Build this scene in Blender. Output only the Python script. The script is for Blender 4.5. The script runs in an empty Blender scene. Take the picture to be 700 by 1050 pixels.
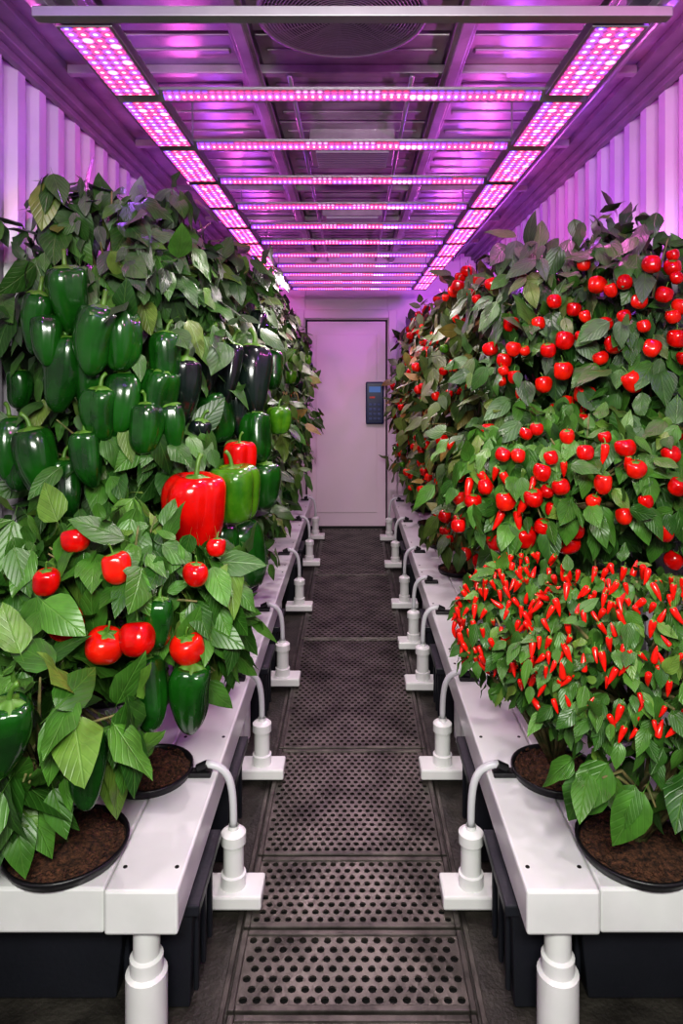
import bpy, math, random
import numpy as np
from mathutils import Vector, Matrix, Euler
random.seed(7); rng=np.random.default_rng(11)
S=bpy.context.scene
COL=S.collection
CAMZ=1.45; F=700.0; VX,VY=361.0,387.0
# ------------------------------------------------------------------ materials
def new_mat(name):
    m=bpy.data.materials.new(name); m.use_nodes=True
    nt=m.node_tree; b=nt.nodes['Principled BSDF']
    return m,nt,b
def mat(name,col,rough=.5,metal=0,coat=0,noise=0.0,nscale=8,bump=0.0,bscale=60,col2=None,spec=.5):
    m,nt,b=new_mat(name)
    b.inputs['Roughness'].default_value=rough; b.inputs['Metallic'].default_value=metal
    b.inputs['Coat Weight'].default_value=coat; b.inputs['Coat Roughness'].default_value=.1
    b.inputs['Specular IOR Level'].default_value=spec
    tc=nt.nodes.new('ShaderNodeTexCoord')
    n=nt.nodes.new('ShaderNodeTexNoise'); n.inputs['Scale'].default_value=nscale; n.inputs['Detail'].default_value=6
    nt.links.new(tc.outputs['Object'],n.inputs['Vector'])
    cr=nt.nodes.new('ShaderNodeValToRGB')
    c2=col2 if col2 else tuple(c*(1-noise) for c in col)
    cr.color_ramp.elements[0].position=.35; cr.color_ramp.elements[1].position=.65
    cr.color_ramp.elements[0].color=(*c2,1); cr.color_ramp.elements[1].color=(*col,1)
    nt.links.new(n.outputs['Fac'],cr.inputs['Fac']); nt.links.new(cr.outputs['Color'],b.inputs['Base Color'])
    if bump>0:
        n2=nt.nodes.new('ShaderNodeTexNoise'); n2.inputs['Scale'].default_value=bscale; n2.inputs['Detail'].default_value=4
        nt.links.new(tc.outputs['Object'],n2.inputs['Vector'])
        bp=nt.nodes.new('ShaderNodeBump'); bp.inputs['Strength'].default_value=bump; bp.inputs['Distance'].default_value=.01
        nt.links.new(n2.outputs['Fac'],bp.inputs['Height']); nt.links.new(bp.outputs['Normal'],b.inputs['Normal'])
    return m
M={}
M['wall']=mat('painted_wall_steel',(.56,.51,.58),.25,noise=.15,nscale=3)
M['ceil']=mat('ceiling_steel',(.36,.32,.34),.33,metal=.3,col2=(.19,.165,.18),nscale=5,bump=.2,bscale=9)
M['ceil_dark']=mat('ceiling_brace',(.22,.19,.21),.45,metal=.2,noise=.25)
M['door']=mat('door_paint',(.82,.67,.76),.4,noise=.06,nscale=2)
M['seam']=mat('dark_seam',(.05,.04,.05),.6)
M['bench']=mat('white_bench_plastic',(.75,.765,.745),.28,noise=.14,nscale=5,bump=.05,bscale=20)
M['pvc']=mat('white_pvc',(.76,.77,.75),.28,noise=.06)
M['hose']=mat('hose_grey',(.58,.59,.60),.35,noise=.05)
M['black']=mat('black_plastic',(.012,.012,.014),.4,noise=.2,bump=.1)
M['tub']=mat('black_tub',(.016,.018,.025),.4,noise=.3,nscale=4,bump=.1)
M['soil']=mat('potting_soil',(.12,.05,.025),.95,col2=(.02,.009,.005),nscale=90,bump=1.0,bscale=140)
M['floor']=mat('floor_rubber',(.046,.042,.034),.55,col2=(.016,.014,.011),nscale=12,bump=.4,bscale=90)
M['grate']=mat('steel_grate',(.15,.138,.120),.36,metal=.6,col2=(.045,.041,.035),nscale=7,bump=.2,bscale=60)
M['grate_frame']=mat('grate_border',(.12,.11,.096),.42,metal=.6,col2=(.045,.041,.036),nscale=14,bump=.2)
M['pan']=mat('grate_pan',(.003,.003,.003),.9)
M['frame']=mat('aluminium_frame',(.36,.33,.38),.35,metal=.7,noise=.1)
M['grille']=mat('grey_wire_guard',(.26,.23,.25),.45,metal=.4,noise=.1)
M['screw']=mat('dark_screw',(.05,.05,.05),.4,metal=.8)
M['wood']=mat('green_bark',(.20,.16,.065),.7,col2=(.08,.11,.03),nscale=40,bump=.4)
M['stalk']=mat('pepper_stalk_green',(.09,.22,.025),.45,noise=.3)
M['green']=mat('green_pepper_skin',(.009,.082,.006),.2,coat=.3,col2=(.004,.032,.004),nscale=2.2,spec=.5)
M['dark']=mat('dark_pepper_skin',(.008,.018,.013),.18,coat=.35,col2=(.004,.006,.006),nscale=3,spec=.5)
M['lime']=mat('light_green_pepper_skin',(.08,.22,.010),.22,coat=.3,col2=(.025,.12,.006),nscale=2.5,spec=.45)
M['red']=mat('red_pepper_skin',(.62,.006,.003),.2,coat=.25,col2=(.36,.002,.002),nscale=1.8,spec=.4)
M['redo']=mat('orange_red_pepper_skin',(.72,.02,.005),.22,coat=.25,col2=(.52,.006,.003),nscale=1.8,spec=.4)
M['chili']=mat('chili_skin',(.78,.016,.006),.28,coat=.2,col2=(.55,.006,.003),nscale=6,spec=.4)
M['device']=mat('navy_device_plastic',(.008,.014,.08),.3)
M['button']=mat('device_button',(.05,.08,.22),.4)
M['red_led']=mat('device_red',(.6,.03,.03),.4)

def leaf_mat(name,dark,light,yellow,sheen_tint=.0,zlo=.8,zhi=1.7,ypos=1.0):
    m,nt,b=new_mat(name); N=nt.nodes.new; L=nt.links.new
    uv=N('ShaderNodeUVMap'); uv.uv_map='UVMap'
    rv=N('ShaderNodeUVMap'); rv.uv_map='LeafRandom'
    s=N('ShaderNodeSeparateXYZ'); L(uv.outputs[0],s.inputs[0])
    r=N('ShaderNodeSeparateXYZ'); L(rv.outputs[0],r.inputs[0])
    def mth(op,a,bb=None,clamp=False):
        n=N('ShaderNodeMath'); n.operation=op; n.use_clamp=clamp
        for i,v in enumerate((a,bb)):
            if v is None: continue
            if isinstance(v,(int,float)): n.inputs[i].default_value=v
            else: L(v,n.inputs[i])
        return n.outputs[0]
    au=mth('ABSOLUTE',mth('SUBTRACT',s.outputs[0],.5))
    mid=mth('SUBTRACT',1.0,mth('MULTIPLY',au,34.0),True)
    ph=mth('SUBTRACT',mth('MULTIPLY',s.outputs[1],34.0),mth('MULTIPLY',au,38.0))
    sv=mth('POWER',mth('ABSOLUTE',mth('COSINE',mth('MULTIPLY',ph,.5))),18.0)
    vein=mth('MAXIMUM',mid,mth('MULTIPLY',sv,.38))
    cr=N('ShaderNodeValToRGB'); e=cr.color_ramp.elements
    e[0].color=(*dark,1); e[1].color=(*light,1); e[0].position=0; e[1].position=.88*ypos
    x=e.new(1.0); x.color=(*yellow,1)
    L(r.outputs[0],cr.inputs[0])
    tc=N('ShaderNodeTexCoord'); nz=N('ShaderNodeTexNoise'); nz.inputs['Scale'].default_value=28; nz.inputs['Detail'].default_value=3
    L(tc.outputs['Object'],nz.inputs['Vector'])
    hs=N('ShaderNodeHueSaturation'); L(cr.outputs[0],hs.inputs['Color'])
    mv=N('ShaderNodeMapRange'); mv.inputs[1].default_value=.3; mv.inputs[2].default_value=.7; mv.inputs[3].default_value=.72; mv.inputs[4].default_value=1.22
    L(nz.outputs['Fac'],mv.inputs[0]); L(mv.outputs[0],hs.inputs['Value'])
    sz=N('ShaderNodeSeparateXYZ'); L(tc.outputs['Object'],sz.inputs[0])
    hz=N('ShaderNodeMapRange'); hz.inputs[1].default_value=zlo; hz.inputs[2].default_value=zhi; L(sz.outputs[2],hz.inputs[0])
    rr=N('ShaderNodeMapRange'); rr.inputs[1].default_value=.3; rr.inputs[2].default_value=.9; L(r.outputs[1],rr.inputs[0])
    df=mth('MULTIPLY',mth('MULTIPLY',hz.outputs[0],rr.outputs[0]),sheen_tint)
    dm=N('ShaderNodeMix'); dm.data_type='RGBA'; L(df,dm.inputs['Factor']); L(hs.outputs[0],dm.inputs[6]); dm.inputs[7].default_value=(.12,.10,.13,1)  # purple lamp sheen painted into the colour of the higher leaves
    mx=N('ShaderNodeMix'); mx.data_type='RGBA'
    L(mth('MULTIPLY',vein,.38),mx.inputs['Factor']); L(dm.outputs[2],mx.inputs[6])
    mx.inputs[7].default_value=(light[0]*1.7+.02,light[1]*1.5,light[2]*1.7+.015,1)
    L(mx.outputs[2],b.inputs['Base Color'])
    b.inputs['Roughness'].default_value=.38; b.inputs['Specular IOR Level'].default_value=.5
    bp=N('ShaderNodeBump'); bp.inputs['Strength'].default_value=.55; bp.inputs['Distance'].default_value=.003; bp.invert=True
    L(vein,bp.inputs['Height']); L(bp.outputs[0],b.inputs['Normal'])
    tr=N('ShaderNodeBsdfTranslucent'); L(mx.outputs[2],tr.inputs[0])
    ms=N('ShaderNodeMixShader'); ms.inputs[0].default_value=.12
    L(b.outputs[0],ms.inputs[1]); L(tr.outputs[0],ms.inputs[2])
    L(ms.outputs[0],nt.nodes['Material Output'].inputs[0])
    return m
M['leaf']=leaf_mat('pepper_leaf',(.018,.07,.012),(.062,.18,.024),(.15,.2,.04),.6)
M['leaf_b']=leaf_mat('pepper_leaf_bright',(.02,.08,.010),(.075,.21,.026),(.15,.24,.04),0)
M['leaf_c']=leaf_mat('chili_leaf',(.022,.085,.010),(.08,.21,.028),(.15,.24,.04),0)
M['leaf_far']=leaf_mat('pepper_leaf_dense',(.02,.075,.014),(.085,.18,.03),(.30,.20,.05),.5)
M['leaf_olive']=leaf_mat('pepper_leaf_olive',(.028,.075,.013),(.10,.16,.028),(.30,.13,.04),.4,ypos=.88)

def led_mat(name,pitch,seg,dot_strength,offy=0,base=1.0):
    m,nt,b=new_mat(name); N=nt.nodes.new; L=nt.links.new
    tc=N('ShaderNodeTexCoord')
    sc=N('ShaderNodeVectorMath'); sc.operation='SCALE'; sc.inputs['Scale'].default_value=1/pitch
    L(tc.outputs['Object'],sc.inputs[0])
    ad=N('ShaderNodeVectorMath'); ad.operation='ADD'; ad.inputs[1].default_value=(0,offy,0); L(sc.outputs[0],ad.inputs[0])
    fl=N('ShaderNodeVectorMath'); fl.operation='FLOOR'; L(ad.outputs[0],fl.inputs[0])
    fr=N('ShaderNodeVectorMath'); fr.operation='FRACTION'; L(ad.outputs[0],fr.inputs[0])
    sb=N('ShaderNodeVectorMath'); sb.operation='SUBTRACT'; sb.inputs[1].default_value=(.5,.5,.5); L(fr.outputs[0],sb.inputs[0])
    ml=N('ShaderNodeVectorMath'); ml.operation='MULTIPLY'; ml.inputs[1].default_value=(1,1,0); L(sb.outputs[0],ml.inputs[0])
    ln=N('ShaderNodeVectorMath'); ln.operation='LENGTH'; L(ml.outputs[0],ln.inputs[0])
    mr=N('ShaderNodeMapRange'); mr.inputs[1].default_value=.54; mr.inputs[2].default_value=.28
    L(ln.outputs['Value'],mr.inputs[0])
    core=N('ShaderNodeMapRange'); core.inputs[1].default_value=.26; core.inputs[2].default_value=.10
    L(ln.outputs['Value'],core.inputs[0])
    m2=N('ShaderNodeVectorMath'); m2.operation='MULTIPLY'; m2.inputs[1].default_value=(1/seg,1.0 if seg==1 else 0,0); L(fl.outputs[0],m2.inputs[0])
    f2=N('ShaderNodeVectorMath'); f2.operation='FLOOR'; L(m2.outputs[0],f2.inputs[0])
    wn=N('ShaderNodeTexWhiteNoise'); L(f2.outputs[0],wn.inputs[0])
    cr=N('ShaderNodeValToRGB'); cr.color_ramp.interpolation='CONSTANT'; e=cr.color_ramp.elements
    e[0].color=(1,.02,.06,1); e[0].position=0
    e[1].color=(.11,.045,1,1); e[1].position=.60
    x=e.new(.34); x.color=(1,.05,.26,1)
    x=e.new(.46); x.color=(1,.38,.72,1)
    L(wn.outputs['Value'],cr.inputs[0])
    cm=N('ShaderNodeMix'); cm.data_type='RGBA'; cf=N('ShaderNodeMath'); cf.operation='MULTIPLY'; cf.inputs[1].default_value=.42
    L(core.outputs[0],cf.inputs[0]); L(cf.outputs[0],cm.inputs['Factor']); L(cr.outputs[0],cm.inputs[6]); cm.inputs[7].default_value=(1,.8,1,1)
    mx=N('ShaderNodeMix'); mx.data_type='RGBA'; L(mr.outputs[0],mx.inputs['Factor'])
    mx.inputs[6].default_value=(.5,.08,.40,1); L(cm.outputs[2],mx.inputs[7])
    st=N('ShaderNodeMapRange'); st.inputs[3].default_value=base; st.inputs[4].default_value=dot_strength
    L(mr.outputs[0],st.inputs[0])
    L(mx.outputs[2],b.inputs['Emission Color']); L(st.outputs[0],b.inputs['Emission Strength'])
    b.inputs['Base Color'].default_value=(.1,.05,.1,1)
    return m
M['led']=led_mat('led_board',.0262,1,3.8,0,.9)
M['led_bar']=led_mat('led_strip',.019,4,3.8,.5,.95)
m,nt,b=new_mat('device_screen'); b.inputs['Base Color'].default_value=(.02,.03,.08,1)
b.inputs['Emission Color'].default_value=(.15,.35,.9,1); b.inputs['Emission Strength'].default_value=.28; M['screen']=m

# ------------------------------------------------------------------ mesh builder
class MB:
    def __init__(s): s.v=[]; s.f=[]; s.mi=[]
    def add(s,vs,fs,mi=0):
        o=len(s.v); s.v+= [tuple(v) for v in vs]; s.f+=[tuple(i+o for i in f) for f in fs]; s.mi+=[mi]*len(fs)
    def box(s,x0,x1,y0,y1,z0,z1,mi=0):
        x0,x1=min(x0,x1),max(x0,x1); y0,y1=min(y0,y1),max(y0,y1); z0,z1=min(z0,z1),max(z0,z1)
        vs=[(x0,y0,z0),(x1,y0,z0),(x1,y1,z0),(x0,y1,z0),(x0,y0,z1),(x1,y0,z1),(x1,y1,z1),(x0,y1,z1)]
        s.add(vs,[(0,3,2,1),(4,5,6,7),(0,1,5,4),(1,2,6,5),(2,3,7,6),(3,0,4,7)],mi)
    def frustum(s,x0,x1,y0,y1,z0,z1,t,mi=0):
        vs=[(x0+t,y0+t,z0),(x1-t,y0+t,z0),(x1-t,y1-t,z0),(x0+t,y1-t,z0),(x0,y0,z1),(x1,y0,z1),(x1,y1,z1),(x0,y1,z1)]
        s.add(vs,[(0,3,2,1),(4,5,6,7),(0,1,5,4),(1,2,6,5),(2,3,7,6),(3,0,4,7)],mi)
    def tube(s,pts,rad,n=8,mi=0,caps=True):
        pts=[Vector(p) for p in pts]
        if not isinstance(rad,(list,tuple)): rad=[rad]*len(pts)
        vs=[];fs=[]; prev=None
        for i,p in enumerate(pts):
            d=(pts[min(i+1,len(pts)-1)]-pts[max(i-1,0)]).normalized()
            if prev is None:
                a=Vector((0,0,1)) if abs(d.z)<.9 else Vector((1,0,0)); u=d.cross(a).normalized()
            else: u=(prev-d*prev.dot(d)).normalized()
            prev=u; w=d.cross(u)
            for k in range(n):
                a=2*math.pi*k/n; vs.append(p+(u*math.cos(a)+w*math.sin(a))*rad[i])
        for i in range(len(pts)-1):
            for k in range(n):
                k2=(k+1)%n; fs.append((i*n+k,i*n+k2,(i+1)*n+k2,(i+1)*n+k))
        if caps:
            fs.append(tuple(range(n-1,-1,-1))); o=(len(pts)-1)*n; fs.append(tuple(o+k for k in range(n)))
        s.add(vs,fs,mi)
    def lathe(s,prof,n=24,c=(0,0,0),mi=0,fn=None):
        vs=[];fs=[]
        for j,(r,z) in enumerate(prof):
            for k in range(n):
                a=2*math.pi*k/n; rr=r*(fn(a,j/(len(prof)-1)) if fn else 1)
                vs.append((c[0]+rr*math.cos(a),c[1]+rr*math.sin(a),c[2]+z))
        for j in range(len(prof)-1):
            for k in range(n):
                k2=(k+1)%n; fs.append((j*n+k,j*n+k2,(j+1)*n+k2,(j+1)*n+k))
        s.add(vs,fs,mi)
    def mesh(s,name,mats,smooth=False):
        me=bpy.data.meshes.new(name); me.from_pydata(s.v,[],s.f)
        for m in mats: me.materials.append(M[m])
        me.polygons.foreach_set('material_index',s.mi)
        if smooth: me.polygons.foreach_set('use_smooth',[True]*len(s.f))
        me.update(); return me
    def obj(s,name,mats,parent=None,smooth=False,bevel=0,loc=(0,0,0),auto=False):
        me=s.mesh(name,mats,smooth)
        if auto:
            me.polygons.foreach_set('use_smooth',[True]*len(s.f)); me.set_sharp_from_angle(angle=math.radians(35))
        o=bpy.data.objects.new(name,me); COL.objects.link(o); o.location=loc
        if parent: o.parent=parent
        if bevel:
            md=o.modifiers.new('bevel','BEVEL'); md.width=bevel; md.segments=2; md.limit_method='ANGLE'
        return o
def thing(name,loc,label,cat,group=None):
    e=bpy.data.objects.new(name,None); COL.objects.link(e); e.location=loc; e.empty_display_size=.05
    e['label']=label; e['category']=cat
    if group: e['group']=group
    return e
def tag(o,label=None,cat=None,group=None,kind=None):
    if label:o['label']=label
    if cat:o['category']=cat
    if group:o['group']=group
    if kind:o['kind']=kind
    return o
def copy_tree(src,loc,name=None):
    c=src.copy(); COL.objects.link(c); c.location=loc
    def rec(a,b):
        for ch in list(a.children):
            d=ch.copy(); COL.objects.link(d); d.parent=b; rec(ch,d)
    rec(src,c); return c
def bez(p0,p1,p2,p3,n=12):
    r=[]
    for i in range(n+1):
        t=i/n; a=(1-t)**3; b=3*t*(1-t)**2; c=3*t*t*(1-t); d=t**3
        r.append(Vector(p0)*a+Vector(p1)*b+Vector(p2)*c+Vector(p3)*d)
    return r

# ------------------------------------------------------------------ room shell
HX=1.175; YB=-.9; YE=6.5; ZC=2.62
def corr(side):
    b=MB(); x=HX*side; y=YB; ys=[]
    P_=.165
    while y<YE-.01:
        for dy,dx in ((0,0),(.055,0),(.075,.04),(.145,.04),(P_,0)):
            ys.append((min(y+dy,YE),dx))
        y+=P_
    vs=[];fs=[]
    for (yy,dx) in ys:
        vs.append((x+dx*side,yy,-.02)); vs.append((x+dx*side,yy,ZC))
    for i in range(len(ys)-1):
        fs.append((2*i,2*i+2,2*i+3,2*i+1))
    b.add(vs,fs)
    b.box(x+side*.05,x+side*.08,YB,YE,-.02,ZC)
    return b
tag(corr(-1).obj('wall_left',['wall']),kind='structure')
tag(corr(1).obj('wall_right',['wall']),kind='structure')
b=MB(); b.box(-1.26,1.26,YB,YE+.1,-.08,0); tag(b.obj('floor',['floor']),kind='structure')
b=MB(); b.box(-1.26,1.26,YB,YE+.1,ZC,ZC+.06)
for x0,x1 in((-.98,-.40),(-.33,.33),(.40,.98)):
    y=YB+.05
    while y<YE-.1:
        b.box(x0,x1,y,min(y+.76,YE-.02),ZC-.016,ZC+.001)
        for k in range(5):
            yy=y+.09+k*.14
            if yy+.03<YE: b.box(x0+.03,x1-.03,yy,yy+.03,ZC-.024,ZC-.0155)
        y+=.788
tag(b.obj('ceiling',['ceil'],bevel=.004),kind='structure')
DX0,DX1,DZ=-.445,.335,2.0
b=MB(); b.box(-1.26,DX0,YE,YE+.1,0,ZC); b.box(DX1,1.26,YE,YE+.1,0,ZC); b.box(DX0,DX1,YE,YE+.1,DZ,ZC)
b.box(-1.17,-1.02,YE-.05,YE,0,ZC); b.box(1.02,1.17,YE-.05,YE,0,ZC)
tag(b.obj('wall_back',['door'],bevel=.004),kind='structure')
b=MB()
b.box(DX0-.09,DX0-.01,YE-.04,YE,0,DZ+.09); b.box(DX1+.01,DX1+.09,YE-.04,YE,0,DZ+.09); b.box(DX0-.01,DX1+.01,YE-.04,YE,DZ+.01,DZ+.09)
tag(b.obj('trim_1',['door'],bevel=.006),kind='structure')
b=MB(); b.box(DX0+.016,DX1-.016,YE+.015,YE+.05,.03,DZ-.016)
b.box(DX0+.10,DX1-.10,YE+.008,YE+.016,.16,DZ-.14)
d=tag(b.obj('door_1',['door'],bevel=.005),kind='structure')
b=MB(); b.box(DX0,DX1,YE+.055,YE+.08,0,DZ); tag(b.obj('trim_2',['seam']),kind='structure')
for side,nm in((-1,'trim_3'),(1,'trim_4')):
    b=MB(); b.box(side*1.12,side*1.235,YB,YE,2.555,ZC); b.box(side*1.06,side*1.12,YB,YE,2.59,ZC); b.box(side*1.15,side*1.18,YB,YE,2.53,2.556)
    tag(b.obj(nm,['ceil_dark'],bevel=.004),kind='structure')
n=5
y=1.35+.394
while y<6.3:
    b=MB(); b.box(-1.05,1.05,y-.02,y+.02,2.570,2.603)
    tag(b.obj('trim_%d'%n,['ceil'],bevel=.004),kind='structure'); n+=1; y+=.788
for x in(-.365,.365,-.80,.80):
    b=MB(); b.box(x-.02,x+.02,.2,YE,2.548,2.569); b.box(x-.034,x+.034,.2,YE,2.5605,2.569)
    tag(b.obj('trim_%d'%n,['ceil'],bevel=.003),kind='structure'); n+=1
for x in(-.92,-.23,.22,.90,.95):
    b=MB(); b.tube([(x,.1 if abs(x)>.5 else 2.5,2.555),(x,YE-.06,2.555)],.010,10)
    tag(b.obj('electrical_conduit',['frame'],smooth=True),'thin metal electrical conduit running along the ceiling','conduit','ceiling conduits')
def vent(y,w,l):
    e=thing('ceiling_vent',(0,y,2.55),'grey slotted metal vent box mounted on ceiling','vent','ceiling vents')
    b=MB(); b.box(-w,w,-l,l,-.04,.06); b.obj('housing',['ceil'],e,bevel=.006)
    b=MB()
    for i in range(9):
        yy=-l+.02+i*(2*l-.04)/8; b.box(-w+.03,w-.03,yy-.006,yy+.006,-.052,-.0405)
    b.obj('louver',['frame'],e)
vent(3.3,.20,.13); vent(4.6,.2,.12)
e=thing('ceiling_fan_vent',(-.03,2.03,2.52),'round ventilation fan with concentric wire guard in the ceiling','fan')
b=MB(); b.lathe([(.242,.09),(.254,.02),(.254,-.002),(.242,-.004),(.236,.06)],48); b.lathe([(.0005,.07),(.236,.07)],32); b.obj('housing',['ceil_dark'],e,True)
b=MB()
for i in range(21):
    r=.03+i*.0102; b.lathe([(r-.0022,0),(r,-.002),(r+.0022,0),(r,.002),(r-.0022,0)],56)
for k in range(24):
    a=k*math.pi/12+.1; b.tube([((.03 if k%3==0 else .12)*math.cos(a),(.03 if k%3==0 else .12)*math.sin(a),.003),(.238*math.cos(a),.238*math.sin(a),.003)],.0016,5)
b.lathe([(.001,-.005),(.018,-.004),(.022,.005)],24)
b.obj('guard',['grille'],e,True)
b=MB()
for k in range(5):
    a=k*2*math.pi/5; c,s_=math.cos(a),math.sin(a)
    pts=[]
    for rr,w,zt in((.04,.03,.0),(.14,.055,.0),(.215,.07,.0)):
        for sgn in(-1,1):
            u=sgn*w; pts.append((c*rr-s_*u, s_*rr+c*u, .035+sgn*.015))
    b.add(pts,[(0,1,3,2),(2,3,5,4)])
b.lathe([(.001,.02),(.045,.02),(.05,.05)],20)
b.obj('blade',['seam'],e,True)

# ------------------------------------------------------------------ lights frame
LZ=2.2
bars=[1.817+.394*i for i in range(11)]
def lbar():
    e=thing('led_light_bar',(0,bars[0],LZ),'aluminium grow light bar with pink and violet diodes','light','cross grow light bars')
    b=MB(); vs=[]
    prof=[(-.018,.009),(-.018,.016),(.018,.016),(.018,-.010),(.015,-.010)]
    for x in(-.625,.625): vs+=[(x,p[0],p[1]) for p in prof]
    k=len(prof); fs=[(i,(i+1)%k,(i+1)%k+k,i+k) for i in range(k)]+[tuple(range(k)),tuple(range(2*k-1,k-1,-1))]
    b.add(vs,fs); b.obj('housing',['frame'],e)
    b=MB(); 
    b.add([(-.5,-.0145,.0055),(.5,-.0145,.0055),(.5,.0105,-.0088),(-.5,.0105,-.0088)],[(0,1,2,3)])
    b.obj('led_strip',['led_bar'],e,loc=(.0,-.0015,-.0015))
    return e
b0=lbar()
for y in bars[1:]: copy_tree(b0,(0,y,LZ))
def lpanel():
    e=thing('led_grow_panel',(-.568,bars[0]-.23,LZ),'rectangular grow light panel with dense pink and violet diodes','light','side grow light panels')
    b=MB(); b.box(-.060,.060,-.176,.176,-.008,.02)
    for i in range(9): b.box(-.055,.055,-.14+i*.035-.003,-.14+i*.035+.003,.02,.032)
    b.obj('housing',['frame'],e,bevel=.002)
    b=MB(); b.add([(-.0524,-.1703,-.0095),(.0524,-.1703,-.0095),(.0524,.1703,-.0095),(-.0524,.1703,-.0095)],[(3,2,1,0)])
    b.obj('led_board',['led'],e)
    return e
p0=lpanel()
for i,y in enumerate(bars):
    for x in(-.568,.568):
        if i==0 and x<0: continue
        copy_tree(p0,(x,y-.197,LZ))
p0.location.y=bars[0]-.197
e=thing('light_frame',(0,1.43,LZ+.02),'grey metal hanging frame carrying the grow lights','frame')
for x in(-.638,.638):
    b=MB(); b.box(x-.011,x+.011,-.05,4.6,-.003,.022); b.obj('rail',['frame'],e,bevel=.002)
b=MB(); b.box(-.66,.66,-.026,.006,-.026,-.0045); b.obj('crossbar',['frame'],e,bevel=.002)
for x in(-.638,.638):
    b=MB(); b.box(x-.05,x+.05,-.03,.035,.0225,.04); b.obj('bracket',['frame'],e,bevel=.002)
for x in(-.638,.638):
    for y in(.1,1.3,2.5,3.7,4.5):
        b=MB(); b.tube([(x,y,.02),(x,y,.39)],.004,6); b.obj('hanger_rod',['frame'],e)

# ------------------------------------------------------------------ floor grates
def grate(y0,y1,hw,pitch,r,label):
    e=thing('floor_grate',(0,y0,0),label,'floor grate','aisle floor grates')
    L=y1-y0-.004; bw=.016
    b=MB(); b.box(-hw,-hw+bw,0,L,.001,.022); b.box(hw-bw,hw,0,L,.001,.022)
    b.box(-hw+bw,hw-bw,0,bw,.001,.022); b.box(-hw+bw,hw-bw,L-bw,L,.001,.022)
    b.obj('border',['grate_frame'],e,bevel=.003)
    b=MB(); W=2*(hw-bw); H=L-2*bw
    nx=int(W/pitch); px=W/nx; ny=max(1,round(H/(pitch*.9))); py=H/ny
    z=.018; x0=-hw+bw; yb=bw
    for j in range(ny):
        off=0 if j%2==0 else .5
        cells=nx if off==0 else nx-1
        cy=yb+(j+.5)*py
        if off:
            for xx in(x0,x0+W-px/2):
                b.add([(xx,cy-py/2,z),(xx+px/2,cy-py/2,z),(xx+px/2,cy+py/2,z),(xx,cy+py/2,z)],[(0,1,2,3)])
        for i in range(cells):
            cx=x0+(i+.5+off)*px
            vs=[]
            for k,(sx,sy) in enumerate(((1,0),(1,1),(0,1),(-1,1),(-1,0),(-1,-1),(0,-1),(1,-1))):
                vs.append((cx+sx*px/2,cy+sy*py/2,z))
            for k in range(8):
                a=k*math.pi/4; vs.append((cx+r*math.cos(a),cy+r*math.sin(a),z))
            for k in range(8):
                a=k*math.pi/4; vs.append((cx+r*math.cos(a),cy+r*math.sin(a),z-.005))
            fs=[(k,(k+1)%8,8+(k+1)%8,8+k) for k in range(8)]+[(8+k,8+(k+1)%8,16+(k+1)%8,16+k) for k in range(8)]
            b.add(vs,fs)
    b.obj('perforated_sheet',['grate'],e)
    b=MB(); b.box(-hw+bw,hw-bw,bw,L-bw,.001,.004); b.obj('pan',['pan'],e)
gl='dark perforated steel floor grate with round drainage holes'
grate(.7,1.535,.28,.030,.0100,gl)
grate(1.54,1.77,.283,.030,.0100,gl)
grate(1.775,2.04,.283,.027,.0088,gl)
grate(2.045,2.63,.283,.025,.0082,gl)
grate(2.635,3.74,.283,.027,.0086,gl)
grate(3.745,4.95,.283,.033,.0105,gl)
grate(4.955,6.45,.283,.040,.0130,gl)
for s in(-1,1):
    b=MB(); b.box(s*.290,s*.304,.7,6.45,.0,.008)
    tag(b.obj('floor_rail',['grate_frame'],bevel=.002),'dark steel rail edging the aisle grates','floor rail','floor rails')

# ------------------------------------------------------------------ benches
BZ=.36
def bench(side,y0,L):
    e=thing('plant_bench',(0,y0,0),'low white plastic growing bench with a raised rim beam','bench','white growing benches')
    b=MB(); b.box(side*.530,side*1.14,0,L-.004,BZ-.10,BZ-.003); b.obj('tray',['bench'],e,bevel=.006)
    b=MB(); b.box(side*.370,side*.527,-.012,L-.016,BZ-.095,BZ); b.obj('rim_beam',['bench'],e,bevel=.006)
    for yy in(.06,L*.5,L-.08):
        for xx in(.39,.505):
            b=MB(); b.lathe([(.0001,.0018),(.0045,.0015),(.005,0)],10,(side*xx,yy,BZ)); b.obj('screw',['screw'],e)
    for yy in(.035,L-.12):
        for xx in(.45,1.05):
            b=MB(); zt=.26 if xx>.6 else .265
            b.lathe([(.0001,.0),(.040,0),(.040,.02),(.045,.022),(.045,.15),(.036,.155),(.036,.185),(.029,.19),(.029,zt-.001)],24,(side*xx,yy,.001))
            b.obj('leg',['pvc'],e,auto=True)
for side in(-1,1):
    y=1.46
    for L in(1.22,1.22,1.22,1.25):
        bench(side,y,L); y+=L
def tub(side,y0,L):
    e=thing('storage_tub',(0,y0,0),'black plastic reservoir tub under the white bench','tub','black reservoir tubs')
    xa,xb=(.52,.985); x0,x1=(xa,xb) if side>0 else (-xb,-xa)
    b=MB(); b.frustum(x0,x1,0,L,.002,.205,.03)
    k=6
    for i in range(k):
        yy=.06+i*(L-.12)/(k-1); xe=side*(xa+.012); b.box(xe-.008,xe+.008,yy-.012,yy+.012,.03,.19)
    b.obj('body',['tub'],e,bevel=.005)
    b=MB(); b.box(x0-.015,x1+.015,-.015,L+.015,.205,.235); b.box(x0+.02,x1-.02,.02,L-.02,.235,.246); b.obj('lid',['tub'],e,bevel=.004)
for side in(-1,1):
    for y in(1.56,2.8,4.02,5.24): tub(side,y,.5)
    for y in(2.14,3.38,4.6,5.8): tub(side,y,.36)
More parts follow.
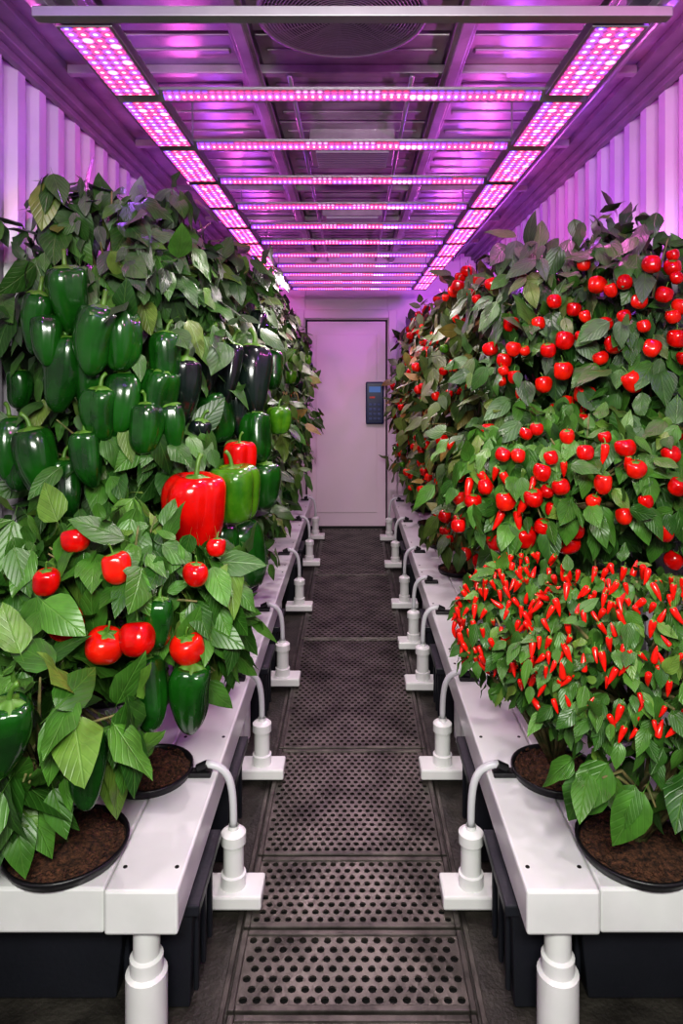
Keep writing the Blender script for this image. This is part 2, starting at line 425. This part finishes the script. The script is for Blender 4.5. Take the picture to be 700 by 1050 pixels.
def crate(side,y0,L=.24):
    e=thing('support_crate',(side*.405,y0,0),'slim black ribbed plastic crate beneath the bench edge','crate','black support crates')
    b=MB(); b.frustum(-.04,.05,0,L,.002,.225,.008) if side>0 else b.frustum(-.05,.04,0,L,.002,.225,.008)
    xf=-side*.041
    for i in range(3): b.box(xf-.006,xf+.006,.03+i*.075,.045+i*.075,.02,.22)
    b.obj('body',['tub'],e,bevel=.004)
    b=MB(); b.box(-.058,.058,-.012,L+.012,.225,.252); b.obj('flange',['tub'],e,bevel=.004)
for side in(-1,1):
    for y in(1.56,2.03,2.82,3.29,4.40,4.76,5.57): crate(side,y)

# ------------------------------------------------------------------ irrigation pipes
def pipe(side,y):
    e=thing('irrigation_pipe',(side*.325,y,.0),'white pipe riser on foot with hose curling to bench','pipe','irrigation risers')
    b=MB(); b.box(-.082,.082,-.048,.048,.025,.062); b.obj('foot',['pvc'],e,bevel=.006)
    b=MB(); b.lathe([(.0001,.062),(.034,.062),(.034,.095),(.028,.098),(.028,.175),(.034,.178),(.034,.205),(.026,.212),(.014,.214),(.014,.225)],24)
    b.obj('riser',['pvc'],e,auto=True)
    b=MB(); b.tube(bez((0,0,.215),(0,0,.34),(side*.005,0,.385),(side*.075,0,.392),14),.0105,10)
    b.obj('hose',['hose'],e,smooth=True)
    b=MB(); b.box(side*.06,side*.13,-.016,.016,.3605,.374); b.tube([(side*.07,0,.392),(side*.1,0,.378)],.012,8)
    b.obj('clip',['black'],e,bevel=.003)
for y in(1.87,2.46,3.19,4.2,5.2,6.05): pipe(-1,y)
for y in(1.87,2.46,3.15,3.62,4.25,5.15,6.0): pipe(1,y)

# ------------------------------------------------------------------ keypad
kx,ky,kz=.2136,YE+.008,CAMZ-(413-VY)*6.5/F
e=thing('access_keypad',(kx,ky,kz-.2),'navy blue electronic control keypad mounted on the white door','keypad')
b=MB(); b.box(-.085,.085,-.05,-.001,0,.40); b.obj('body',['device'],e,bevel=.012)
b=MB(); b.box(-.055,.055,-.056,-.0505,.30,.355); b.obj('screen',['screen'],e,bevel=.002)
b=MB(); b.box(-.05,.0,-.06,-.0505,.245,.262); b.obj('status_strip',['red_led'],e)
for i in range(3):
    for j in range(4):
        b=MB(); b.box(-.055+i*.04,-.027+i*.04,-.058,-.0505,.04+j*.045,.062+j*.045); b.obj('button',['button'],e,bevel=.002)

# ------------------------------------------------------------------ fruit meshes
def smooth_prof(p,k=3):
    out=[]; n=len(p)
    for i in range(n-1):
        p0=p[max(i-1,0)];p1=p[i];p2=p[i+1];p3=p[min(i+2,n-1)]
        for j in range(k):
            t=j/k
            out.append(tuple(.5*((2*p1[a])+(-p0[a]+p2[a])*t+(2*p0[a]-5*p1[a]+4*p2[a]-p3[a])*t*t+(-p0[a]+3*p1[a]-3*p2[a]+p3[a])*t**3) for a in(0,1)))
    out.append(p[-1]); return [(max(r,0.0005),z) for r,z in out]
def fruit(name,prof,lobes,amp,bend,m,n=28,irr=.03,w=1.0):
    b=MB(); ph=random.random()*6; p2=random.random()*6
    b.lathe([(r*w,z) for r,z in smooth_prof(prof)],n,fn=lambda a,t:1+amp*(abs(math.cos(lobes*a/2+ph+.6*t))**.7-.65)*(1.0 if t<.9 else .6)+irr*math.sin(a+p2+t*4)*math.sin(2*a+p2)+irr*.6*math.sin(t*15+p2)*math.sin(a-p2))
    b.v=[(x+bend*z*z,y+.4*bend*math.sin(z*4)*abs(z)*.3,z) for x,y,z in b.v]
    return b.mesh(name,[m],True)
Pj=[(.02,-.05),(.08,-.02),(.17,.02),(.245,-.01),(.28,-.09),(.29,-.22),(.28,-.40),(.255,-.58),(.205,-.75),(.135,-.89),(.06,-.97),(0,-.98)]
Pk=[(.02,-.06),(.08,-.02),(.17,.02),(.245,-.01),(.29,-.10),(.305,-.24),(.30,-.44),(.28,-.63),(.235,-.79),(.16,-.91),(.07,-.96),(0,-.95)]
Pl=[(.02,-.04),(.07,-.01),(.13,.015),(.19,-.02),(.225,-.12),(.235,-.28),(.215,-.48),(.175,-.66),(.125,-.82),(.07,-.94),(.02,-.995),(0,-1)]
Pb=[(.02,-.10),(.10,-.04),(.20,.05),(.31,.045),(.39,-.06),(.415,-.24),(.40,-.48),(.35,-.72),(.27,-.90),(.15,-.95),(0,-.87)]
Pc=[(.02,-.04),(.2,.02),(.38,.00),(.50,-.14),(.54,-.38),(.50,-.64),(.37,-.84),(.19,-.93),(0,-.94)]
Pd=[(.02,-.04),(.2,.02),(.37,.01),(.48,-.14),(.51,-.38),(.46,-.65),(.33,-.86),(.16,-.98),(0,-1.0)]
Ph=[(.02,.0),(.12,.015),(.17,-.04),(.195,-.15),(.185,-.35),(.15,-.58),(.095,-.80),(.035,-.96),(0,-1)]
FM={
 'jal':[fruit('green_pepper',P_,lb,.20,b_,'green',36,.08) for P_,lb,b_ in((Pj,3,.03),(Pk,4,.08),(Pj,3,-.12),(Pk,3,-.03),(Pl,3,.08),(Pj,4,.15),(Pk,3,.1))],
 'jdark':[fruit('dark_pepper',P_,3,.18,b_,'dark',36,.08) for P_,b_ in((Pl,.08),(Pj,-.12),(Pl,-.1))],
 'bell':[fruit('bell_pepper',Pb,4,.24,0,'red',48,.06)],
 'gbell':[fruit('bell_pepper',Pb,4,.24,0,'lime',48,.06,1.1)],
 'dbell':[fruit('bell_pepper',Pb,3,.2,0,'green',48,.06)],
 'cherry':[fruit('cherry_pepper',P_,lb,.08,b_,m_,irr=.06) for P_,lb,b_,m_ in((Pc,3,0,'red'),(Pc,4,.05,'redo'),(Pc,5,-.04,'red'),(Pc,4,-.05,'red'),(Pd,4,.05,'redo'))],
 'lcherry':[fruit('cherry_pepper',Pc,4,.05,0,'lime')],
 'chili':[fruit('chili_pepper',Ph,2,.03,b_,'chili',10) for b_ in(.05,.2,-.15)],
}
def stalk_mesh(rc,h,n=5):
    b=MB()
    b.lathe([(rc,-.0),(rc*.75,.045),(rc*.3,.06),(.03,.08)],20,fn=lambda a,t:1+.35*(1-t)*math.cos(n*a))
    b.tube(bez((0,0,.0),(0,0,.05+h*.5),(.02,0,.05+h*.8),(.10,0,.05+h),6),[.045,.038,.034,.032,.032,.034,.04],8)
    return b.mesh('stalk',['stalk'],True)
SM={'jal':stalk_mesh(.17,.22),'jdark':stalk_mesh(.15,.22),'bell':stalk_mesh(.18,.28),'gbell':stalk_mesh(.18,.3),'dbell':stalk_mesh(.2,.3),
    'cherry':stalk_mesh(.26,.35),'lcherry':stalk_mesh(.26,.35),'chili':stalk_mesh(.15,.25,4)}
RAD={'jal':.30,'jdark':.28,'bell':.44,'gbell':.44,'dbell':.44,'cherry':.5,'lcherry':.5,'chili':.19}
NM={'jal':'green_pepper','jdark':'dark_pepper','bell':'red_bell_pepper','gbell':'green_bell_pepper','dbell':'green_bell_pepper','cherry':'cherry_pepper','lcherry':'cherry_pepper','chili':'chili_pepper'}

# ------------------------------------------------------------------ leaves
def template(lod):
    if lod==0:
        vv=[-.28,-.05,0,.05,.14,.30,.5,.7,.86,.95,1.0]; ww=[.012,.012,.03,.38,.78,1,.93,.64,.32,.11,.0]; uu=[-1,-.5,0,.5,1]
    else:
        vv=[-.2,0,.1,.32,.62,.86,1.0]; ww=[.015,.03,.62,1,.76,.30,.0]; uu=[-1,0,1]
    V=[];UV=[]
    for v,w in zip(vv,ww):
        for u in uu: V.append((u*w*.29,v)); UV.append((.5+.5*u*max(w,.02),v))
    k=len(uu); Fc=[]
    for i in range(len(vv)-1):
        for j in range(k-1): Fc.append((i*k+j,i*k+j+1,(i+1)*k+j+1,(i+1)*k+j))
    return np.array(V),np.array(UV),np.array(Fc)
TPL=[template(0),template(1)]
def nrm(a): return a/np.maximum(np.linalg.norm(a,axis=1,keepdims=True),1e-6)
GAV=[]   # clearings kept around the big showpiece fruits: (centre, radius)
def make_leaves(plant,base,side,blobs,mname,lod,avoid):
    V,UV,Fc=TPL[lod]; nv=len(V)
    P=[];T=[];Nn=[];SZ=[]
    for c,rad,n,size,zmin in blobs:
        c=np.array(c);rad=np.array(rad)
        d=nrm(rng.normal(size=(n*2,3)))
        keep=rng.random(n*2)<np.where((d[:,1]>.55)|(d[:,0]*side>.6),.35,1.0)
        d=d[keep][:n]; k=len(d)
        m_=max(6,int(k/7)); ctr=nrm(rng.normal(size=(m_,3))); near=np.argmax(d@ctr.T,axis=1)
        d=nrm(d*.64+ctr[near]*.36); shell=(rng.random(m_)*.18-.08)[near]
        r=1.04-.42*rng.random(k)**1.7+shell*(.5 if size<.07 else 1)
        lump=1+(.06 if size<.07 else .15)*np.sin(d[:,0]*7+c[1]*5)*np.sin(d[:,2]*8+c[0]*9)
        p=c+d*rad*(r*lump)[:,None]
        p[:,0]=np.clip(p[:,0],-1.12,1.12)
        out=nrm(d/rad)
        up=rng.random(k)<.07
        flat=out.copy(); flat[:,2]*=.5
        t=flat*rng.uniform(.15,.95,(k,1))+np.c_[np.zeros((k,2)),-rng.uniform(.35,1.35,k)]+rng.normal(size=(k,3))*.36
        t[up,2]+=1.6
        t=nrm(t)
        nn=out+np.array([0,-.25,.5])+rng.normal(size=(k,3))*.35
        nn=nn-(nn*t).sum(1,keepdims=True)*t; nn=nrm(nn)
        s=size*rng.uniform(.5,1.25,k)
        tip=p+t*s[:,None]
        fl=np.abs(tip[:,0])>1.14
        t[fl,0]*=-1; nn[fl,0]*=-1; tip=p+t*s[:,None]
        ok=(np.abs(tip[:,0])<1.15)&(tip[:,2]>zmin)&(p[:,2]>zmin)&(tip[:,1]<6.42)&(p[:,2]<2.16)&(tip[:,2]<2.17)
        mid=p+t*(s*.5)[:,None]
        for fc,fr,fo in avoid:
            q=fc+fo*fr*.55
            ok&=np.linalg.norm(mid-q,axis=1)>(fr*.92+.24*s)
        for gc,gr in GAV:
            ok&=np.linalg.norm(mid-gc,axis=1)>(gr+.35*s)
        P.append(p[ok]);T.append(t[ok]);Nn.append(nn[ok]);SZ.append(s[ok])
    P=np.concatenate(P);T=np.concatenate(T);Nn=np.concatenate(Nn);SZ=np.concatenate(SZ)
    n=len(P); X=np.cross(T,Nn)
    droop=rng.uniform(.04,.36,n); fold=rng.uniform(-.02,.20,n); wav=rng.uniform(-.06,.06,n); wid=rng.uniform(.85,1.18,n); tw=rng.normal(size=n)*.15; sb=rng.normal(size=n)*.08
    vy=np.repeat(V[None,:,1],n,0)
    vx=V[None,:,0]*wid[:,None]+sb[:,None]*vy**2
    vx0=V[None,:,0]*wid[:,None]
    vz=-droop[:,None]*vy**2+fold[:,None]*np.abs(vx0)-(np.abs(fold[:,None])*2.2+.3)*vx0**2+wav[:,None]*np.sin(vy*9)*np.abs(vx0)*6+tw[:,None]*vx0*vy*2
    W=P[:,None,:]+SZ[:,None,None]*(vx[...,None]*X[:,None,:]+vy[...,None]*T[:,None,:]+vz[...,None]*Nn[:,None,:])
    W=W.reshape(-1,3)
    W[:,0]=np.clip(W[:,0],-1.168,1.168)
    W=W-np.array(base)
    Fa=(Fc[None]+(np.arange(n)*nv)[:,None,None]).reshape(-1,4)
    me=bpy.data.meshes.new('foliage')
    me.vertices.add(len(W)); me.vertices.foreach_set('co',W.astype(np.float32).ravel())
    me.loops.add(len(Fa)*4); me.loops.foreach_set('vertex_index',Fa.astype(np.int32).ravel())
    me.polygons.add(len(Fa)); me.polygons.foreach_set('loop_start',(np.arange(len(Fa))*4).astype(np.int32))
    me.update(calc_edges=True)
    me.polygons.foreach_set('use_smooth',np.ones(len(Fa),dtype=bool))
    u=me.uv_layers.new(name='UVMap'); allUV=np.tile(UV,(n,1)); u.data.foreach_set('uv',allUV[Fa.ravel()].astype(np.float32).ravel())
    u2=me.uv_layers.new(name='LeafRandom'); rr=np.repeat(rng.random((n,2)),nv,0); u2.data.foreach_set('uv',rr[Fa.ravel()].astype(np.float32).ravel())
    me.materials.append(M[mname]); me.validate()
    o=bpy.data.objects.new('foliage',me); COL.objects.link(o); o.parent=plant; o['kind']='stuff'
    return n
def surf_hit(px,py,blobs,scale=1.05):
    d=np.array([(px-VX)/F,1,-(py-VY)/F]); o=np.array([0,0,CAMZ]); best=None
    for c,rad,*_ in blobs:
        c=np.array(c);rad=np.array(rad)*scale
        a=d/rad; q=(o-c)/rad
        A=a@a;B=2*a@q;C=q@q-1; D=B*B-4*A*C
        if D<0: continue
        t=(-B-math.sqrt(D))/(2*A)
        if best is None or t<best[0]:
            pt=o+d*t; best=(t,pt,nrm((((pt-c)/rad**2)[None]))[0])
    return best
def W3(px,py,d): return np.array([(px-VX)*d/F,d,CAMZ-(py-VY)*d/F])
for px,py,d_,r in((200,525,2.02,.09),(240,506,2.12,.075),(246,474,2.2,.05),(151,712,1.62,.06),(193,720,1.66,.07)):
    q=W3(px,py,d_); GAV.append((q,r)); GAV.append((q+np.array([.10,-.16,.05]),r)); 
    if r>.07: GAV.append((q+np.array([.17,-.30,.10]),r*.95))
NL=0
def plant(name,label,base,pr,side,blobs,lod=0,mname='leaf',px_fruits=(),rand_fruits=(),default_d=2.0,stems=10,group='pepper plants',trunk=.011,extra=0):
    """blobs: list of (center,radii,n,leaf size,zmin)"""
    global NL
    base=(base[0],base[1],BZ)
    e=thing(name,base,label,'plant',group)
    b=MB(); b.lathe([(pr*.93,.001),(pr*.97,.012),(pr*1.0,.018),(pr*1.0,.024),(pr*.95,.024),(pr*.94,.014),(pr*.93,.004)],40); b.lathe([(.0005,.001),(pr*.93,.001)],40)
    b.obj('pot_rim',['black'],e,smooth=True)
    b=MB(); prof=[(pr*.935,.010)]+[(pr*.9*(1-i/7)+.0005,.014+.014*math.sin(i/7*1.5)) for i in range(8)]
    b.lathe(prof,40); b.v=[(x,y,z+random.uniform(-.004,.004)) for x,y,z in b.v]
    for i in range(260):
        a=random.random()*6.28; r=pr*.87*math.sqrt(random.random()); s=random.uniform(.002,.007)
        x,y,z=r*math.cos(a),r*math.sin(a),.023
        b.add([(x+s,y,z),(x,y+s,z),(x-s,y,z),(x,y-s,z),(x,y,z+s),(x,y,z-s)],[(0,1,4),(1,2,4),(2,3,4),(3,0,4),(1,0,5),(2,1,5),(3,2,5),(0,3,5)])
    b.obj('soil',['soil'],e)
    avoid=[]; fruits=[]
    for it in px_fruits:
        px,py,kind,size=it[:4]
        h=surf_hit(px,py,blobs)
        if h is None:
            pt=W3(px,py,default_d); on=np.array([-side*.5,-.8,.2])
        else: pt,on=h[1],h[2]
        if len(it)>4: pt=W3(px,py,it[4])
        fruits.append((pt,on,kind,size))
    for kind,n,s0,s1,zlo,zhi in rand_fruits:
        k=0; tries=0; cc=None
        while k<n and tries<9000:
            tries+=1
            bl=random.choice(blobs); c=np.array(bl[0]);rad=np.array(bl[1])
            d=nrm(rng.normal(size=(1,3)))[0]
            if kind in('cherry','chili') and cc is not None and random.random()<.5:
                bl,d0=cc; c=np.array(bl[0]);rad=np.array(bl[1]); d=nrm((d0+rng.normal(size=3)*.2)[None])[0]
            if d[1]>.25 or d[0]*side>.35: continue
            if kind=='chili' and d[2]<-.45: continue
            lo,hi=(.97,1.06) if kind=='chili' else (.96,1.06)
            p=c+d*rad*random.uniform(lo,hi)
            if not(zlo<p[2]<zhi) or abs(p[0])>1.08: continue
            ins=False
            for b2 in blobs:
                q=(p-np.array(b2[0]))/np.array(b2[1])
                if b2 is not bl and q@q<.85: ins=True
            if ins: continue
            sz=random.uniform(s0,s1)
            if any(np.linalg.norm(p-f[0])<(sz+f[3])*(.3 if kind=='chili' else .42) for f in fruits): continue
            fruits.append((p,nrm(d[None])[0],kind,sz)); k+=1; cc=(bl,d)
    XB=MB()
    random.shuffle(fruits) if extra else None
    for i,(pt,on,kind,size) in enumerate(fruits):
        ms=FM[kind]; me=random.choice(ms)
        tilt={'chili':.6,'cherry':.4,'bell':.08,'gbell':.1}.get(kind,.2)
        eu=Euler((random.uniform(-tilt,tilt),random.uniform(-tilt,tilt),random.uniform(0,6.28)))
        if kind=='chili' and random.random()<.15: eu.x+=math.pi*random.uniform(.6,1.0)
        R=eu.to_matrix(); top=Vector(pt)+R@Vector((0,0,size*.48))
        if extra and i>=100:
            T_=Matrix.Translation(top-Vector(base))@R.to_4x4()@Matrix.Scale(size,4)
            XB.add([T_@v.co for v in me.vertices],[tuple(p.vertices) for p in me.polygons])
        else:
            o=bpy.data.objects.new(NM[kind],me); COL.objects.link(o); o.parent=e
            o.rotation_euler=eu; sx=random.uniform(.92,1.08) if kind in('jal','jdark','cherry') else 1
            o.scale=(size*sx,size*sx,size)
            o.location=top-Vector(base)
            st=bpy.data.objects.new('stalk',SM[kind]); COL.objects.link(st); st.parent=o
        if kind!='chili' or i%2==0: avoid.append((np.array(pt),size*max(RAD[kind]*(.7 if kind=='cherry' else 1),.36 if kind in('jal','jdark') else 0),on))
    if XB.v:
        o=XB.obj('chili_cluster',['chili'],e,smooth=True); o['kind']='stuff'
    NL+=make_leaves(e,base,side,blobs,mname,lod,avoid)
    b=MB()
    bs=sorted(blobs,key=lambda q:q[0][2]); B=Vector(base)
    prev=Vector((0,0,.02))
    for q in bs:
        c=Vector(q[0])-B; c.z=max(c.z-.06,.1)
        if (c-prev).length<.05: continue
        m1=prev.lerp(c,.5)+Vector((random.uniform(-.02,.02),random.uniform(-.02,.02),0))
        b.tube([prev,m1,c],[trunk,trunk*.85,trunk*.7],8); prev=c
    for q in blobs:
        c=Vector(q[0])-B
        for i in range(stems):
            d=Vector(nrm(rng.normal(size=(1,3)))[0]); 
            if d.y>0: d.y*=-1
            tip=c+Vector((d.x*q[1][0],d.y*q[1][1],d.z*q[1][2]))*.95
            if abs(tip.x+B.x)>1.12: continue
            root=Vector((0,0,.02)) if (q is bs[0] and (random.random()<.35 or len(blobs)<3)) else c-Vector((0,0,q[1][2]*.7))
            if root.z<.02: root.z=.02
            mid=root.lerp(tip,.5)+Vector((0,0,.03))
            b.tube([root,mid,tip],[trunk*.55,trunk*.4,trunk*.2],6)
    b.obj('stem',['wood'],e,smooth=True)
    return e

# ---- left side, near plants
plant('pepper_plant','young pepper plant with broad leaves in a black pot',(-.655,1.57),.137,-1,
  [((-.70,1.52,.69),(.22,.16,.15),160,.13,.47),((-.84,1.50,.58),(.16,.13,.15),85,.135,.40)],0,'leaf_b',
  [(8,760,'jal',.17),(90,788,'jal',.15,1.42)],group='pepper plants in front pots',stems=14)
plant('pepper_plant','pepper plant with round red fruit and glossy green peppers',(-.555,1.87),.118,-1,
  [((-.60,1.83,.93),(.32,.24,.18),330,.115,.64),((-.90,1.80,.87),(.22,.22,.19),160,.12,.58),((-.47,1.83,.78),(.19,.16,.14),95,.115,.56),((-.88,1.80,.70),(.18,.18,.14),80,.12,.5)],0,'leaf_b',
  [(77,555,'cherry',.058),(120,583,'cherry',.07),(48,598,'cherry',.062),(67,642,'cherry',.075),(107,664,'cherry',.078,1.58),(140,657,'cherry',.078,1.58),(192,667,'cherry',.075),
   (200,590,'cherry',.055),(222,562,'cherry',.045),(151,712,'jal',.165,1.62),(193,720,'jal',.18,1.66),(162,640,'jal',.12)],group='pepper plants in front pots',stems=14)
blT=[((-.84,2.38,1.86),(.36,.34,.26),520,.125,.5),((-.82,2.36,1.58),(.38,.36,.26),430,.125,.5),((-.80,2.34,1.25),(.38,.36,.26),430,.125,.5),((-.80,2.36,.92),(.36,.34,.26),280,.115,.6)]
plant('tall_pepper_plant','tall pepper plant crowded with large glossy green peppers',(-.84,2.36),.125,-1,blT,0,'leaf',
  [(37,332,'jal',.18),(70,310,'jal',.20),(98,350,'jal',.20),(125,350,'jal',.18),(67,385,'jal',.22),(127,415,'jal',.18),(103,428,'jal',.17),(10,462,'jal',.19),
   (38,475,'jal',.20),(64,502,'jal',.17),(88,472,'jal',.16),(160,412,'jal',.19),(168,368,'jal',.16),(187,405,'jdark',.23),(92,395,'jal',.16),
   (20,400,'jal',.12),(150,440,'jal',.15),(20,478,'jal',.15),(48,350,'jal',.15),(178,440,'jal',.15)],stems=8,group='tall pepper plants')
blT=[((-.74,2.95,1.84),(.36,.34,.26),410,.115,.5),((-.72,2.92,1.52),(.39,.36,.28),410,.115,.5),((-.70,2.90,1.18),(.38,.36,.28),390,.115,.5),((-.68,2.90,.82),(.34,.34,.25),280,.11,.5)]
plant('tall_pepper_plant','tall pepper plant with a large red bell pepper and dark peppers',(-.60,2.9),.12,-1,blT,0,'leaf',
  [(200,527,'bell',.215,2.02),(240,508,'gbell',.17,2.12),(246,474,'bell',.12,2.2),(232,385,'jdark',.22,2.35),(258,392,'jdark',.26,2.45),(209,380,'jdark',.22,2.3),(244,425,'jdark',.18,2.42),(220,430,'dbell',.17,2.35),(262,450,'jal',.18,2.4),
   (228,572,'jal',.22,2.2),(286,432,'gbell',.10,2.6),(252,570,'jal',.23,2.3),(272,500,'jal',.17,2.4),(202,452,'jdark',.14,2.2)],
  rand_fruits=[('jal',5,.13,.18,.8,1.6),('jdark',3,.14,.18,1.2,1.7)],stems=7,group='tall pepper plants')
def hedge(side,y,i):
    cx=side*.75; R=lambda a,b_:random.uniform(a,b_)
    zt=0 if side<0 else -.08
    nn=380 if y<4.3 else 300
    bl=[((cx+side*.03,y+R(-.05,.05),1.86+zt+R(-.05,.03)),(.34,.34,.25),nn,.11,.45),((cx,y,1.52+zt),(.385+R(-.03,.03),.35,.28),nn,.11,.45),
        ((cx,y,1.18),(.39+R(-.03,.03),.35,.28),nn,.11,.45),((cx-side*.02,y,.80),(.36,.34,.27),nn-60,.10,.47)]
    if side<0: rf=[('jal',9,.11,.16,.6,1.8),('jdark',3,.12,.15,.9,1.7),('cherry',3,.045,.06,.8,1.5),('gbell',2,.08,.1,.7,1.6)]; lab='tall dense pepper plant with mottled green leaves and few fruits'
    else: rf=[('cherry',46,.032,.056,.6,1.95),('lcherry',3,.04,.05,.8,1.6)]; lab='tall dense pepper plant dotted with round red cherry peppers'
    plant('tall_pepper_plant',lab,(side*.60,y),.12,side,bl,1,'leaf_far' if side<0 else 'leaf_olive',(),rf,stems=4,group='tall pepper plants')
for i,y in enumerate((3.52,4.12,4.72,5.32,5.92)): hedge(-1,y,i)
for i,y in enumerate((3.22,3.82,4.42,5.02,5.62,6.02)): hedge(1,y,i)

# ---- right side near plants
plant('chili_plant','bushy chili plant covered with small pointed red chilies',(.655,1.57),.137,1,
  [((.66,1.61,.80),(.27,.23,.19),1050,.050,.60),((.92,1.64,.77),(.19,.2,.18),320,.052,.58)],0,'leaf_c',(),
  [('chili',200,.026,.041,.68,1.04)],stems=26,group='chili plants',trunk=.014,extra=1)
plant('chili_plant','bushy chili plant with small red chilies in black pot',(.555,1.87),.118,1,
  [((.50,1.84,.78),(.215,.2,.18),720,.050,.56)],0,'leaf_c',(),
  [('chili',140,.026,.040,.66,1.02)],stems=30,group='chili plants',extra=1)
plant('pepper_plant','short leafy pepper seedling with broad green leaves',(.90,1.60),.09,1,
  [((.82,1.50,.57),(.21,.11,.11),60,.105,.42),((.63,1.50,.59),(.13,.09,.07),22,.105,.45)],0,'leaf_b',(),(),stems=5,group='pepper plants in front pots')
plant('cherry_pepper_plant','rounded pepper bush with bright red cherry peppers',(.82,2.16),.12,1,
  [((.72,2.12,1.17),(.40,.27,.19),600,.085,.89),((.98,2.05,1.14),(.2,.24,.21),240,.085,.89),((.55,2.12,1.10),(.22,.22,.17),220,.085,.89)],0,'leaf_b',
  [(x,y,'cherry',s*.86) for x,y,s in((515,467,.045),(531,468,.045),(555,485,.055),(547,511,.055),(518,515,.06),(511,556,.07),(538,551,.07),(582,557,.08),(556,541,.05),(591,545,.05),
   (618,497,.06),(652,482,.055),(641,460,.055),(688,467,.055),(694,500,.055),(640,530,.05),(681,546,.06),(608,515,.045),(575,500,.05),(600,465,.05),(485,515,.05),(497,500,.05),(470,540,.045),(690,575,.06),(565,470,.045),(662,515,.045))],
  rand_fruits=[('cherry',14,.032,.045,.95,1.3),('chili',14,.05,.07,.95,1.25)],stems=12,group='cherry pepper plants')
bl=[((.86,2.68,1.76),(.36,.34,.26),480,.108,.5),((.84,2.64,1.48),(.40,.36,.26),450,.108,.5),((.82,2.62,1.18),(.38,.36,.26),330,.105,.5),((.78,2.62,.85),(.36,.34,.26),230,.10,.5),
    ((1.00,2.36,1.72),(.22,.26,.25),260,.108,.5),((1.02,2.32,1.42),(.2,.24,.24),210,.108,.5)]
plant('tall_pepper_plant','tall pepper plant full of round bright red peppers',(.72,2.68),.12,1,bl,0,'leaf',
  [(x,y,'cherry',s*.88) for x,y,s in((598,272,.05),(612,293,.06),(626,298,.05),(640,290,.05),(568,310,.055),(588,318,.055),(620,333,.05),(597,346,.05),(578,350,.07),(562,360,.055),(630,354,.065),
   (577,381,.07),(616,368,.05),(599,405,.07),(649,392,.075),(680,303,.055),(655,310,.05),(668,272,.06),(668,358,.06),(694,348,.065),(690,262,.04),(552,332,.05),(600,325,.045),(640,325,.045),(660,335,.045),(690,325,.05))],
  rand_fruits=[('cherry',40,.032,.055,.7,1.8)],stems=8,group='tall pepper plants')
print('LEAVES',NL)

# ------------------------------------------------------------------ lights
def pl(loc,en,col,r=.012,name='lamp'):
    l=bpy.data.lights.new(name,'POINT'); l.energy=en; l.color=col; l.shadow_soft_size=r
    o=bpy.data.objects.new(name,l); COL.objects.link(o); o.location=loc; return o
def spot(loc,en,col,ang=150,rot=None,r=.03):
    l=bpy.data.lights.new('led_spot','SPOT'); l.energy=en; l.color=col; l.spot_size=math.radians(ang); l.spot_blend=.6; l.shadow_soft_size=r
    o=bpy.data.objects.new('led_spot',l); COL.objects.link(o); o.location=loc
    if rot: o.rotation_euler=rot
    return o
PUR=(.48,.11,1.0); PNK=(1.0,.16,.74)
for i,y in enumerate((.9,1.6,2.3,3.0,3.7,4.4,5.1,5.8)):
    for s in(-1,1): pl((s*.74,y,LZ+.04),6.6 if s>0 else 4.2,PUR if (i+(s>0))%2==0 else PNK)
for y,en in((1.2,28),(2.2,27),(3.2,27),(4.2,28),(5.1,30)):
    spot((0,y,LZ-.05),en,(1,.86,.90) if y<4.5 else (1,.68,.88),150)
l=bpy.data.lights.new('front_fill_light','AREA'); l.shape='RECTANGLE'; l.size=1.0; l.size_y=.35; l.energy=44; l.color=(1,1,.93); l.spread=math.radians(130)  # unseen fill added behind the camera to brighten the near plants
o=bpy.data.objects.new('front_fill_light',l); COL.objects.link(o); o.location=(0,-.5,2.15); o.rotation_euler=(math.radians(62),0,0)
w=bpy.data.worlds.new('world'); S.world=w; w.use_nodes=True
w.node_tree.nodes['Background'].inputs[0].default_value=(.92,.95,1,1); w.node_tree.nodes['Background'].inputs[1].default_value=.16

# ------------------------------------------------------------------ camera
c=bpy.data.cameras.new('camera'); co=bpy.data.objects.new('camera',c); COL.objects.link(co)
co.location=(0,0,CAMZ); co.rotation_euler=(math.pi/2,0,0)
c.sensor_fit='HORIZONTAL'; c.sensor_width=36; c.lens=36*F/700; c.shift_x=-11/700; c.shift_y=-138/700
c.clip_start=.05
S.camera=co
S.view_settings.view_transform='Standard'
try: S.view_settings.look='Medium High Contrast'
except Exception as ex: print('look',ex)
